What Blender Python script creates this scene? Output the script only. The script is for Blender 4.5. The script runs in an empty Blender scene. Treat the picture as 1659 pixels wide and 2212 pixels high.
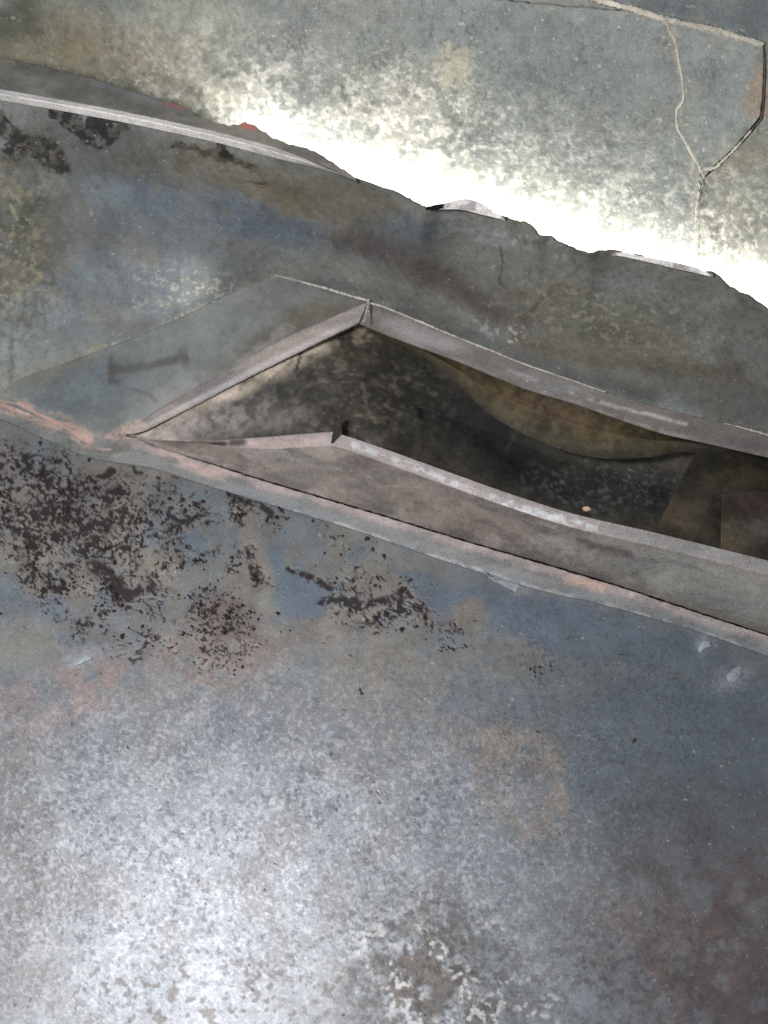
import bpy, math, random
import numpy as np
from mathutils import Vector

random.seed(7)
S = bpy.context.scene
COL = S.collection

# ------------------------------------------------------------------ camera
CAM_H, PITCH, VFOV = 0.35, math.radians(55), math.radians(60)
W0, H0 = 1659.0, 2212.0                       # working size of the photograph
F = (H0 / 2) / math.tan(VFOV / 2)
cam_d = bpy.data.cameras.new('camera')
cam = bpy.data.objects.new('camera', cam_d)
COL.objects.link(cam)
cam.location = (0, 0, CAM_H)
cam.rotation_euler = (math.pi / 2 - PITCH, 0, 0)
cam_d.sensor_fit = 'VERTICAL'
cam_d.sensor_height = 24
cam_d.lens = 12 / math.tan(VFOV / 2)
cam_d.clip_start, cam_d.clip_end = 0.005, 20
cam_d.dof.use_dof = True
cam_d.dof.focus_distance = 0.375
cam_d.dof.aperture_fstop = 6.5
S.camera = cam

# ------------------------------------------------------------------ light
wd = bpy.data.worlds.new('World')
S.world = wd
wd.use_nodes = True
bg = wd.node_tree.nodes['Background']
bg.inputs[0].default_value = (0.80, 0.9, 1.0, 1)
bg.inputs[1].default_value = 0.40
S.view_settings.view_transform = 'Standard'
S.view_settings.look = 'None'
S.view_settings.exposure = 0
S.view_settings.gamma = 1


def lamp(name, kind, loc, target, energy, color, **kw):
    d = bpy.data.lights.new(name, kind)
    o = bpy.data.objects.new(name, d)
    COL.objects.link(o)
    o.location = loc
    o.rotation_euler = (Vector(target) - Vector(loc)).to_track_quat('-Z', 'Y').to_euler()
    d.energy = energy
    d.color = color
    for k, v in kw.items():
        setattr(d, k, v)
    return o


# the phone's own light, a little to the left of the lens
lamp('camera_light', 'SPOT', (-0.118, 0.072, 0.335), (-0.06, 0.20, 0.0), 6.1, (1.0, 0.985, 0.99),
     spot_size=math.radians(150), spot_blend=0.6, shadow_soft_size=0.028)
# the lamp in the gap behind the torn sheet, shining on the rear wall
GAP_A, GAP_B = Vector((-0.085, 0.412, 0.088)), Vector((0.21, 0.275, 0.078))
gm = (GAP_A + GAP_B) / 2
gl = lamp('gap_light', 'AREA', gm, gm + Vector((0.42, 0.908, 0.75)), 0.24, (1.0, 0.985, 0.94),
          shape='RECTANGLE', size=(GAP_B - GAP_A).length, size_y=0.015)
gx = (GAP_B - GAP_A).normalized()
gz = -Vector((0.42, 0.908, 0.45)).normalized()
gz = (gz - gx * gz.dot(gx)).normalized()
gy = gz.cross(gx)
from mathutils import Matrix
gl.matrix_world = Matrix(((gx.x, gy.x, gz.x, gm.x), (gx.y, gy.y, gz.y, gm.y), (gx.z, gy.z, gz.z, gm.z), (0, 0, 0, 1)))

# a thin beam that leaks across the torn sheet from the right
lamp('beam', 'SPOT', (0.03, 0.315, 0.088), (-0.122, 0.357, 0.044), 2.0, (1.0, 0.95, 0.88), spot_size=math.radians(14.0), spot_blend=0.6, shadow_soft_size=0.004)
# ------------------------------------------------------------------ helpers
CP, SP = math.cos(PITCH), math.sin(PITCH)


def rays(x, y):
    x = np.asarray(x, float); y = np.asarray(y, float)
    a = (x - W0 / 2) / F; b = (H0 / 2 - y) / F
    return np.stack([a, CP + b * SP, -SP + b * CP], -1)


def w_of(x, y, h):                            # inverse depth of the point of height h
    return -rays(x, y)[..., 2] / (CAM_H - np.asarray(h, float))


def pt(x, y, w):
    return np.array([0, 0, CAM_H]) + rays(x, y) / np.asarray(w, float)[..., None]


def at(x, y, h):
    return Vector(pt(x, y, w_of(x, y, h)))


WN = np.array([0.42, 0.908, -0.10])           # rear wall, facing the camera, leaning a little
WP = np.array([-0.155, 0.462, 0.12])


def w_wall(x, y, off=0.0):
    r = rays(x, y)
    return (r @ WN) / ((WP - np.array([0, 0, CAM_H])) @ WN - off)


def hsh(ix, iy, seed):
    n = (ix.astype(np.int64) * 374761393 + iy.astype(np.int64) * 668265263 + seed * 1442695041) & 0x7fffffff
    n = ((n ^ (n >> 13)) * 1274126177) & 0x7fffffff
    n = n ^ (n >> 16)
    return (n & 0xffff) / 65535.0


def vnoise(x, y, seed):
    ix = np.floor(x); iy = np.floor(y)
    fx = x - ix; fy = y - iy
    fx = fx * fx * (3 - 2 * fx); fy = fy * fy * (3 - 2 * fy)
    a = hsh(ix, iy, seed); b = hsh(ix + 1, iy, seed); c = hsh(ix, iy + 1, seed); d = hsh(ix + 1, iy + 1, seed)
    return (a * (1 - fx) + b * fx) * (1 - fy) + (c * (1 - fx) + d * fx) * fy


def fbm(x, y, size, seed, octs=4, ang=0.0, stretch=1.0):
    x = np.asarray(x, float); y = np.asarray(y, float)
    ca, sa = math.cos(ang), math.sin(ang)
    u = (x * ca + y * sa) / (size * stretch); v = (-x * sa + y * ca) / size
    t = 0; amp = 0.5; tot = 0
    for k in range(octs):
        t = t + amp * vnoise(u + 17.3 * k, v - 9.1 * k, seed + k); tot += amp
        u, v = (u * 0.8 - v * 0.6) * 2.03, (u * 0.6 + v * 0.8) * 2.03; amp *= 0.55
    return t / tot


def sstep(a, b, x):
    t = np.clip((x - a) / (b - a), 0, 1)
    return t * t * (3 - 2 * t)


def lin(c):
    c = np.array(c, float) / 255
    return np.where(c < 0.04045, c / 12.92, ((c + 0.055) / 1.055) ** 2.4)


class Paint:
    """Colour layers laid on a sheet: rust, scale, bare steel, dust, heat tint, painted light and shade."""
    def __init__(self, X, Y, base, seed, warp=30):
        self.X0, self.Y0, self.seed = X, Y, seed
        self.X = X + warp * 2 * (fbm(X, Y, 70, seed + 50) - 0.5) + warp * 0.5 * (fbm(X, Y, 14, seed + 60) - 0.5)
        self.Y = Y + warp * 2 * (fbm(X, Y, 70, seed + 70) - 0.5) + warp * 0.5 * (fbm(X, Y, 14, seed + 80) - 0.5)
        self.col = np.ones(X.shape + (3,)) * lin(base)
        self.f = {k: np.zeros(X.shape) for k in ('pit', 'speck', 'mott')}
        self.f['gloss'] = np.zeros(X.shape)

    def blob(self, cx, cy, rx, ry, ang=0, soft=0.6):
        a = math.radians(ang); ca, sa = math.cos(a), math.sin(a)
        dx, dy = self.X - cx, self.Y - cy
        d = np.sqrt(((dx * ca + dy * sa) / rx) ** 2 + ((-dx * sa + dy * ca) / ry) ** 2)
        return 1 - sstep(1 - soft, 1 + soft * 0.5, d)

    def line(self, pts, width, soft=0.8, raw=False):
        X, Y = (self.X0, self.Y0) if raw else (self.X0 * 0.6 + self.X * 0.4, self.Y0 * 0.6 + self.Y * 0.4)
        best = np.full(X.shape, 1e9)
        for (x0, y0), (x1, y1) in zip(pts[:-1], pts[1:]):
            dx, dy = x1 - x0, y1 - y0
            t = np.clip(((X - x0) * dx + (Y - y0) * dy) / (dx * dx + dy * dy + 1e-9), 0, 1)
            best = np.minimum(best, np.hypot(X - x0 - t * dx, Y - y0 - t * dy))
        return 1 - sstep(width * (1 - soft), width * (1 + soft * 0.3), best)

    sat = 0.72

    def poly(self, pts, soft=4):
        X, Y = self.X, self.Y
        ins = np.zeros(X.shape, bool); best = np.full(X.shape, 1e9)
        for (x0, y0), (x1, y1) in zip(pts, pts[1:] + pts[:1]):
            if y0 != y1:
                ins ^= ((y0 > Y) != (y1 > Y)) & (X < (x1 - x0) * (Y - y0) / (y1 - y0) + x0)
            dx, dy = x1 - x0, y1 - y0
            t = np.clip(((X - x0) * dx + (Y - y0) * dy) / (dx * dx + dy * dy + 1e-9), 0, 1)
            best = np.minimum(best, np.hypot(X - x0 - t * dx, Y - y0 - t * dy))
        return sstep(-soft, soft, np.where(ins, best, -best))

    def marks(self, size, seed, width=0.03):
        n = fbm(self.X0, self.Y0, size, self.seed * 17 + seed, 3)
        g = fbm(self.X0, self.Y0, size * 0.9, self.seed * 17 + seed + 9, 2)
        return (1 - sstep(width * 0.5, width, np.abs(n - 0.5))) * sstep(0.46, 0.56, g)

    def grains(self, size, seed, thr=0.62, wid=0.05):
        return sstep(thr, thr + wid, fbm(self.X0, self.Y0, size, self.seed * 19 + seed, 2, 0.5 + seed))

    def mix(self, c, m):
        g = sum(c) / 3
        c = tuple(g + (v - g) * self.sat for v in c)
        m = np.clip(m, 0, 1)[..., None]
        self.col = self.col * (1 - m) + lin(c) * m

    def noise(self, size, seed, lo=0.45, hi=0.6, octs=4, ang=0, stretch=1):
        return sstep(lo, hi, fbm(self.X0, self.Y0, size, self.seed * 13 + seed, octs, ang, stretch))

    def add(self, k, m):
        self.f[k] = np.clip(np.maximum(self.f[k], m), 0, 1)


def curve(pts, n, smooth=True):
    """Control points (x, y, w) resampled to n points evenly along their length."""
    P = np.array(pts, float)
    if smooth and len(P) > 2:
        Q = np.vstack([2 * P[0] - P[1], P, 2 * P[-1] - P[-2]])
        out = []
        for i in range(1, len(Q) - 2):
            t = np.linspace(0, 1, 24, endpoint=False)[:, None]
            a, b, c, d = Q[i - 1], Q[i], Q[i + 1], Q[i + 2]
            out.append(0.5 * (2 * b + (c - a) * t + (2 * a - 5 * b + 4 * c - d) * t * t + (3 * b - a - 3 * c + d) * t ** 3))
        P = np.vstack(out + [P[-1:]])
    s = np.r_[0, np.cumsum(np.hypot(np.diff(P[:, 0]), np.diff(P[:, 1])))]
    q = np.linspace(0, s[-1], n)
    return np.stack([np.interp(q, s, P[:, k]) for k in range(3)], 1)


def H(pts):                                   # (x, y, height) -> (x, y, inverse depth)
    return [(x, y, float(w_of(x, y, h))) for x, y, h in pts]


def loft(rows, n, m, power=None):
    """Sheet through a list of resampled rows: n points along, m between first and last row."""
    R = np.stack([r if isinstance(r, np.ndarray) else curve(r, n) for r in rows])
    k = len(rows)
    v = np.linspace(0, 1, m)
    if power:
        v = v ** power
    q = v * (k - 1)
    i = np.clip(q.astype(int), 0, k - 2); t = (q - i)[:, None, None]
    return R[i] * (1 - t) + R[i + 1] * t       # m, n, 3


def add_mesh(name, verts, faces, mat, parent=None, smooth=True):
    me = bpy.data.meshes.new(name)
    me.from_pydata(verts, [], faces)
    me.update()
    if smooth:
        me.polygons.foreach_set('use_smooth', [True] * len(me.polygons))
    for mm in (mat if isinstance(mat, (list, tuple)) else [mat]):
        me.materials.append(mm)
    o = bpy.data.objects.new(name, me)
    COL.objects.link(o)
    if parent:
        o.parent = parent
        o.location = -parent.location
    return o


def sheet(name, G, mat, parent=None, paint=None, thick=0.0014, rim=None, dz=None):
    m, n, _ = G.shape
    P = pt(G[..., 0], G[..., 1], G[..., 2])
    if dz is not None:
        # relief along the sheet's own normal
        du = np.gradient(P, axis=1); dv = np.gradient(P, axis=0)
        N = np.cross(du, dv); N /= np.linalg.norm(N, axis=-1, keepdims=True) + 1e-12
        tocam = np.array([0, 0, CAM_H]) - P
        N *= np.sign((N * tocam).sum(-1, keepdims=True))
        P = P + N * dz[..., None]
    idx = np.arange(m * n).reshape(m, n)
    f = np.stack([idx[:-1, :-1], idx[1:, :-1], idx[1:, 1:], idx[:-1, 1:]], -1).reshape(-1, 4)
    # face the camera
    a, b, c = P.reshape(-1, 3)[f[len(f) // 2][:3]]
    if np.dot(np.cross(b - a, c - b), np.array([0, 0, CAM_H]) - a) < 0:
        f = f[:, ::-1]
    mats = [mat] + ([rim] if rim else [])
    o = add_mesh(name, P.reshape(-1, 3).tolist(), f.tolist(), mats, parent)
    if paint:
        me = o.data
        ca = me.attributes.new('tone', 'FLOAT_COLOR', 'POINT')
        ca.data.foreach_set('color', np.concatenate([paint.col.reshape(-1, 3), np.ones((m * n, 1))], 1).astype(np.float32).ravel())
        for k, v in paint.f.items():
            fa = me.attributes.new(k, 'FLOAT', 'POINT')
            fa.data.foreach_set('value', v.astype(np.float32).ravel())
    if thick:
        md = o.modifiers.new('thickness', 'SOLIDIFY')
        md.thickness = thick
        md.offset = -1
        md.use_rim_only = True
        if rim:
            md.material_offset_rim = 1
    return o


def thing(name, label, cat, loc=(0, 0, 0), group=None):
    o = bpy.data.objects.new(name, None)
    o.empty_display_size = 0.02
    COL.objects.link(o)
    o.location = loc
    o['label'] = label; o['category'] = cat
    if group:
        o['group'] = group
    return o


def tag(o, label, cat, group=None):
    o['label'] = label; o['category'] = cat
    if group:
        o['group'] = group
    return o


def bead(name, pts, r0, r1, mat, parent, n=160, seg=7, seed=1, wob=0.3):
    """Lumpy weld or crack ridge along image control points (x, y, w)."""
    C = curve(pts, n)
    P = pt(C[:, 0], C[:, 1], C[:, 2])
    rr = np.interp(np.linspace(0, 1, n), np.linspace(0, 1, 2), [r0, r1])
    rr = rr * (0.45 + 1.1 * fbm(np.arange(n) * 1.0, np.zeros(n), 4, seed))
    T = np.gradient(P, axis=0); T /= np.linalg.norm(T, axis=1, keepdims=True)
    up = np.array([0, -0.57, 0.82]); A = np.cross(T, up); A /= np.linalg.norm(A, axis=1, keepdims=True)
    B = np.cross(A, T)
    V = []
    for i in range(n):
        for k in range(seg):
            a = 2 * math.pi * k / seg
            r = rr[i] * (1 + wob * (random.random() - 0.5) * 2)
            V.append(P[i] + (A[i] * math.cos(a) + B[i] * math.sin(a)) * r)
    fs = [(i * seg + k, i * seg + (k + 1) % seg, (i + 1) * seg + (k + 1) % seg, (i + 1) * seg + k) for i in range(n - 1) for k in range(seg)]
    fs += [tuple(range(seg)), tuple(range((n - 1) * seg, n * seg))[::-1]]
    return add_mesh(name, [tuple(v) for v in V], fs, mat, parent)


# ------------------------------------------------------------------ materials
def nd(nt, t, loc=(0, 0), **kw):
    n = nt.nodes.new(t)
    for k, v in kw.items():
        setattr(n, k, v)
    return n


def math_n(nt, op, a, b=None, clamp=False):
    n = nt.nodes.new('ShaderNodeMath'); n.operation = op; n.use_clamp = clamp
    for i, v in enumerate((a, b)):
        if v is None:
            continue
        if isinstance(v, (int, float)):
            n.inputs[i].default_value = v
        else:
            nt.links.new(v, n.inputs[i])
    return n.outputs[0]


def ramp(nt, v, lo, hi, tlo=0.0, thi=1.0):
    n = nt.nodes.new('ShaderNodeMapRange'); n.interpolation_type = 'SMOOTHSTEP'
    nt.links.new(v, n.inputs['Value'])
    for k, x in (('From Min', lo), ('From Max', hi), ('To Min', tlo), ('To Max', thi)):
        if isinstance(x, (int, float)):
            n.inputs[k].default_value = x
        else:
            nt.links.new(x, n.inputs[k])
    return n.outputs['Result']


def noise_n(nt, co, scale, detail=4, rough=0.55, dist=0.0):
    n = nt.nodes.new('ShaderNodeTexNoise')
    n.inputs['Scale'].default_value = scale
    n.inputs['Detail'].default_value = detail
    n.inputs['Roughness'].default_value = rough
    n.inputs['Distortion'].default_value = dist
    nt.links.new(co, n.inputs['Vector'])
    return n.outputs['Fac']


def mixc(nt, fac, a, b, mode='MIX'):
    n = nt.nodes.new('ShaderNodeMix'); n.data_type = 'RGBA'; n.blend_type = mode
    if isinstance(fac, (int, float)):
        n.inputs[0].default_value = fac
    else:
        nt.links.new(fac, n.inputs[0])
    for i, v in ((6, a), (7, b)):
        if isinstance(v, tuple):
            n.inputs[i].default_value = v
        else:
            nt.links.new(v, n.inputs[i])
    return n.outputs[2]


def rgba(c):
    return tuple(lin(c)) + (1.0,)


def steel(name, pit=(38, 26, 26), speck=(190, 180, 165), mott=(62, 66, 74), metal=0.35, rough=0.55,
          pit_scale=420, speck_scale=900, mott_scale=420, bump=0.35, spec=0.5, vary=0.25, grain=0.16, base=None,
          aniso=None, nrough=0.18):
    m = bpy.data.materials.new(name); m.use_nodes = True
    nt = m.node_tree; L = nt.links
    bs = nt.nodes['Principled BSDF']
    tc = nt.nodes.new('ShaderNodeTexCoord').outputs['Object']
    co = tc
    if aniso:
        mp = nt.nodes.new('ShaderNodeMapping'); L.new(tc, mp.inputs[0])
        mp.inputs['Rotation'].default_value = (0, 0, aniso[0]); mp.inputs['Scale'].default_value = aniso[1]
        co = mp.outputs[0]

    def attr(k):
        n = nt.nodes.new('ShaderNodeAttribute'); n.attribute_name = k
        return n
    if base:
        rg = nt.nodes.new('ShaderNodeRGB'); rg.outputs[0].default_value = rgba(base); col = rg.outputs[0]
    else:
        col = attr('tone').outputs['Color']
    n1 = noise_n(nt, co, 70, 6, 0.6)
    n2 = noise_n(nt, tc, 1700, 2, 0.5)
    n3 = noise_n(nt, tc, 330, 3, 0.6)
    v = math_n(nt, 'ADD', ramp(nt, n1, 0.3, 0.7, 1 - vary, 1 + vary), ramp(nt, n2, 0.3, 0.7, -grain, grain))
    v = math_n(nt, 'ADD', v, ramp(nt, n3, 0.3, 0.7, -vary * 0.5, vary * 0.5))
    vm = nt.nodes.new('ShaderNodeVectorMath'); vm.operation = 'SCALE'
    L.new(col, vm.inputs[0]); L.new(v, vm.inputs['Scale'])
    col = vm.outputs[0]
    # dull mottling that breaks the sheen
    mo = noise_n(nt, tc, mott_scale, 4, 0.62)
    ma = attr('mott').outputs['Fac']
    mth = math_n(nt, 'SUBTRACT', 0.74, math_n(nt, 'MULTIPLY', ma, 0.30))
    mf = math_n(nt, 'MULTIPLY', ramp(nt, mo, math_n(nt, 'SUBTRACT', mth, 0.12), math_n(nt, 'ADD', mth, 0.12)), 0.5)
    col = mixc(nt, mf, col, rgba(mott))
    # bright grains
    sp = noise_n(nt, tc, speck_scale, 2, 0.5)
    sa = attr('speck').outputs['Fac']
    sth = math_n(nt, 'SUBTRACT', 0.86, math_n(nt, 'MULTIPLY', sa, 0.36))
    sf = ramp(nt, sp, math_n(nt, 'SUBTRACT', sth, 0.05), math_n(nt, 'ADD', sth, 0.09))
    col = mixc(nt, math_n(nt, 'MULTIPLY', sf, 0.85), col, rgba(speck))
    # dark rust pits
    pn = noise_n(nt, tc, pit_scale, 3, 0.62, 1.3)
    pa = attr('pit').outputs['Fac']
    pth = math_n(nt, 'SUBTRACT', 0.82, math_n(nt, 'MULTIPLY', pa, 0.32))
    pf = ramp(nt, pn, math_n(nt, 'SUBTRACT', pth, 0.02), math_n(nt, 'ADD', pth, 0.07))
    col = mixc(nt, math_n(nt, 'MULTIPLY', pf, 0.9), col, rgba(pit))
    L.new(col, bs.inputs['Base Color'])
    ga = attr('gloss').outputs['Fac']
    r = math_n(nt, 'ADD', rough, ramp(nt, n3, 0.3, 0.7, -nrough * 0.45, nrough * 0.55))
    r = math_n(nt, 'SUBTRACT', r, math_n(nt, 'MULTIPLY', ga, 0.2))
    r = math_n(nt, 'ADD', r, math_n(nt, 'MULTIPLY', math_n(nt, 'ADD', mf, pf), 0.25), clamp=True)
    L.new(r, bs.inputs['Roughness'])
    mt = math_n(nt, 'MULTIPLY', math_n(nt, 'SUBTRACT', 1.0, pf), metal)
    L.new(mt, bs.inputs['Metallic'])
    bs.inputs['Specular IOR Level'].default_value = spec
    hgt = math_n(nt, 'ADD', math_n(nt, 'MULTIPLY', n2, 0.25), math_n(nt, 'MULTIPLY', n3, 0.6))
    hgt = math_n(nt, 'ADD', hgt, math_n(nt, 'MULTIPLY', sf, 0.8))
    hgt = math_n(nt, 'SUBTRACT', hgt, math_n(nt, 'MULTIPLY', pf, 0.7))
    hgt = math_n(nt, 'SUBTRACT', hgt, math_n(nt, 'MULTIPLY', mf, 0.3))
    bp = nt.nodes.new('ShaderNodeBump'); bp.inputs['Strength'].default_value = bump
    bp.inputs['Distance'].default_value = 0.0006
    L.new(hgt, bp.inputs['Height']); L.new(bp.outputs[0], bs.inputs['Normal'])
    return m


M_low = steel('patinated_steel', rough=0.52, metal=0.26, spec=0.45, bump=0.22, vary=0.13, mott_scale=560, pit_scale=480, mott=(74, 78, 84), nrough=0.06, grain=0.2)
M_up = steel('weathered_steel', pit=(40, 32, 30), speck=(165, 158, 132), rough=0.66, metal=0.15, spec=0.35, vary=0.16, bump=0.3)
M_bare = steel('scraped_steel', pit=(52, 44, 44), speck=(225, 220, 218), rough=0.62, metal=0.12, spec=0.35, vary=0.2, grain=0.22,
               bump=0.4, aniso=(0.5, (0.25, 1.6, 1)))
M_dark = steel('shade_darkened_steel', pit=(14, 13, 13), speck=(128, 118, 92), rough=0.65, metal=0.0, vary=0.35, bump=0.5, spec=0.25)  # cavity steel: dirt and the shade inside go into its dark tones
M_wall = steel('crusted_wall', pit=(58, 56, 50), speck=(205, 202, 186), rough=0.85, metal=0.0, vary=0.15, speck_scale=260,
               bump=0.7, spec=0.2, mott=(70, 75, 74))
M_rim = steel('torn_rim', base=(78, 72, 68), rough=0.8, metal=0.0, spec=0.15, bump=0.5)
M_edge = steel('black_scale', base=(20, 16, 17), rough=0.8, metal=0.0, spec=0.1, bump=0.5)
M_bead = steel('bright_bead', base=(165, 158, 148), rough=0.6, metal=0.1, vary=0.4, grain=0.3, bump=0.8)
M_crack = steel('pale_crack_ridge', base=(172, 166, 152), rough=0.85, metal=0.0, vary=0.3, bump=0.6, spec=0.2)
M_scab = steel('dark_rust_scab', base=(40, 26, 27), rough=0.75, metal=0.0, vary=0.5, bump=0.8, spec=0.3)
M_white = steel('white_residue', base=(138, 143, 146), rough=0.8, metal=0.0, vary=0.2, bump=0.6, spec=0.2)
M_void = steel('black_underlay', base=(14, 13, 13), rough=0.9, metal=0.0, spec=0.05)  # near-black, for the added underlay

# ------------------------------------------------------------------ black underlay added below everything so the gaps stay dark
fl = add_mesh('floor', [(-1.2, -0.8, -0.09), (1.2, -0.8, -0.09), (1.2, 1.4, -0.09), (-1.2, 1.4, -0.09)], [(0, 1, 2, 3)], M_void)
fl['kind'] = 'structure'

# shared edges -------------------------------------------------------
CRACK = [(272, 941), (330, 962), (400, 985), (560, 1036), (700, 1078), (829, 1116), (930, 1147), (1029, 1177), (1140, 1209),
         (1254, 1243), (1340, 1269), (1419, 1295), (1540, 1335), (1659, 1374), (1800, 1422)]
CREASE = [(-160, 800), (0, 866), (100, 909), (175, 952), (235, 968), (272, 941)]
RIM = [(276, 944), (330, 950), (410, 954), (560, 945), (700, 934), (735, 938), (829, 969), (954, 1014), (1109, 1069), (1244, 1111),
       (1429, 1154), (1659, 1211), (1800, 1247)]
LIPC_LOW = [(272, 939), (320, 927), (425, 874), (525, 822), (650, 759), (775, 699)]
LIPC_TOP = [(264, 932), (312, 905), (415, 842), (510, 790), (620, 728), (795, 652)]
LIPE_TOP = [(795, 652), (829, 662), (979, 724), (1129, 784), (1309, 847), (1440, 884), (1564, 914), (1659, 939), (1800, 975)]
LIPE_LOW = [(775, 699), (829, 722), (894, 747), (994, 784), (1129, 839), (1244, 874), (1329, 904), (1429, 937), (1529, 959), (1659, 989), (1800, 1022)]
FOLD = [(-160, 175), (0, 203), (120, 224), (250, 248), (375, 274), (500, 303), (650, 346), (770, 389)]
JAG = [(770, 390), (800, 399), (829, 410), (850, 415), (869, 425), (895, 440), (919, 452), (960, 446), (1010, 449), (1060, 462), (1100, 474), (1149, 492), (1159, 505),
       (1172, 512), (1189, 514), (1209, 527), (1240, 538), (1274, 549), (1300, 546), (1329, 545), (1380, 556), (1454, 578), (1534, 592), (1574, 622), (1600, 634), (1629, 649), (1659, 674), (1720, 715), (1800, 770)]
FACET_TOP = [(-160, 880), (0, 844), (50, 816), (200, 764), (360, 699), (410, 677), (595, 594)]

HL, HT = 0.004, 0.12


def const(pts, h):
    return H([(x, y, h) for x, y in pts])


def shift(pts, dx, dy):
    return [(x + dx, y + dy) for x, y in pts]


# ------------------------------------------------------------------ 1  lower sheet
low = thing('steel_sheet', 'large blue-grey steel sheet with dark rust pits filling the lower half', 'steel sheet', at(800, 1700, 0))
EDGE = CREASE[:-1] + CRACK
BEND = [(-160, 850), (0, 905), (100, 950), (200, 990), (330, 1012), (450, 1050), (590, 1092), (760, 1143), (940, 1205), (1140, 1268), (1300, 1306), (1500, 1362), (1659, 1418), (1800, 1465)]
n = 780
top = curve(const(BEND, 0.0), n)
bot = curve(const([(-160, 2420), (400, 2420), (1000, 2420), (1800, 2420)], 0.0), n)
G = loft([top, bot], n, 580)
X, Y = G[..., 0], G[..., 1]
p = Paint(X, Y, (104, 110, 114), 3)
p.mix((126, 119, 108), p.noise(90, 1, 0.40, 0.58) * p.blob(420, 1230, 860, 420, 15) * 0.85)
p.mix((112, 112, 112), p.noise(60, 2, 0.5, 0.6) * 0.5)
p.mix((112, 104, 96), p.noise(26, 41, 0.50, 0.56) * p.blob(420, 1230, 800, 330, 15) * 0.55)
p.mix((92, 104, 118), p.poly([(550, 1164), (615, 1189), (625, 1229), (700, 1249), (708, 1289), (685, 1339), (625, 1334), (595, 1294), (565, 1229)], 5))
p.mix((94, 104, 116), p.poly([(360, 1159), (440, 1152), (452, 1189), (390, 1197)], 4) * 0.9)
p.mix((90, 102, 118), p.poly([(830, 1230), (1000, 1262), (1200, 1300), (1420, 1360), (1560, 1400), (1500, 1430), (1200, 1420), (1080, 1380), (1030, 1340), (930, 1330), (900, 1290)], 14) * 0.85)
p.mix((124, 112, 102), p.blob(1010, 1325, 45, 40) * 0.8)
p.mix((96, 106, 118), p.blob(40, 1330, 130, 70, 0) * 0.7)
p.mix((134, 124, 108), p.blob(330, 1220, 80, 40, 0) * 0.8)
p.mix((134, 120, 104), p.line([(530, 1110), (545, 1180), (570, 1240)], 30) * 0.7)
p.mix((130, 116, 104), p.line([(800, 1330), (815, 1400), (815, 1470)], 24) * 0.7)
p.mix((128, 118, 104), p.blob(1010, 1325, 45, 40) * 0.7)
p.mix((120, 112, 100), p.blob(1120, 1400, 90, 30, 30) * 0.4)
p.mix((134, 126, 108), p.blob(60, 1390, 80, 60) * 0.5)
p.mix((134, 106, 98), p.blob(260, 1480, 420, 80, -14) * p.noise(50, 4, 0.35, 0.6) * 0.8)
p.mix((134, 106, 98), p.blob(30, 1600, 110, 80) * 0.6 * p.noise(40, 5, 0.35, 0.6))
p.mix((122, 108, 104), p.blob(800, 1590, 420, 70, 6) * p.noise(60, 6, 0.35, 0.6) * 0.8)
p.mix((80, 92, 108), p.blob(560, 1580, 260, 70, 8) * p.noise(60, 7, 0.4, 0.6) * 0.7)
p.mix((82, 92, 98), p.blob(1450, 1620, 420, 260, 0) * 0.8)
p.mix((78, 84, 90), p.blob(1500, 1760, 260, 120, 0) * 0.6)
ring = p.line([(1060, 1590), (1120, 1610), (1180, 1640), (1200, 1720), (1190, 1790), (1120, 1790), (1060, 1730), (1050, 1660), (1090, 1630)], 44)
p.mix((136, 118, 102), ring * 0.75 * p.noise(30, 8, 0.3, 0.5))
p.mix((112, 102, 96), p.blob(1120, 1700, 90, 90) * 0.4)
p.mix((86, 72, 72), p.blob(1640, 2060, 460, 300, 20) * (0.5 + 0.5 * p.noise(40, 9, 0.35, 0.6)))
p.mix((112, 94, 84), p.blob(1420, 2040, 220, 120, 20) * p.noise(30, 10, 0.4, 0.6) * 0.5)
glare_haze = np.maximum(p.blob(380, 2080, 760, 560, 0, 0.8), p.blob(560, 1800, 560, 260, 0, 0.9) * 0.8)
p.mix((148, 151, 158), glare_haze * 0.75)  # broad pale haze of the glare, painted into the crust colour
p.mix((126, 122, 116), p.blob(20, 1900, 130, 330, 0) * 0.6)
sp1 = sstep(0.52, 0.64, fbm(X, Y, 8, 71, 3, 0.4)); sp3 = sstep(0.5, 0.7, fbm(X, Y, 5, 72, 2, 1.1))
zone = p.blob(480, 1880, 860, 470, 0, 0.7)
p.mix((82, 89, 101), zone * sp1 * (0.25 + 0.75 * p.noise(60, 21, 0.38, 0.6)) * 0.75)
p.mix((70, 74, 80), zone * sstep(0.66, 0.74, fbm(X, Y, 13, 75, 3, 0.7)) * 0.6)
p.mix((112, 108, 108), zone * p.noise(120, 76, 0.5, 0.62) * 0.45)
p.mix((96, 100, 106), zone * sp3 * 0.35)
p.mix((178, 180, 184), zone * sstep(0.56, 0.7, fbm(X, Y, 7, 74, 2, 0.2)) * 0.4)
p.mix((90, 84, 78), p.blob(440, 2150, 420, 120) * p.grains(16, 5, 0.64, 0.05) * 0.8)
dz_ = p.blob(930, 2120, 240, 200, 30, 0.9)
p.mix((80, 73, 66), dz_ * p.noise(34, 11, 0.36, 0.58) * 0.85)
p.mix((58, 50, 46), dz_ * sstep(0.5, 0.6, fbm(X, Y, 10, 80, 3, 0.8)) * 0.7)
p.mix((108, 96, 84), dz_ * sstep(0.58, 0.66, fbm(X, Y, 12, 81, 3, 1.2)) * 0.6)
p.mix((190, 187, 186), np.maximum(dz_, p.blob(1040, 2200, 220, 80)) * sstep(0.54, 0.62, fbm(X, Y, 11, 78, 3, 0.3)) * sstep(0.35, 0.6, fbm(X, Y, 50, 79, 2)) * 0.75)
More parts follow.
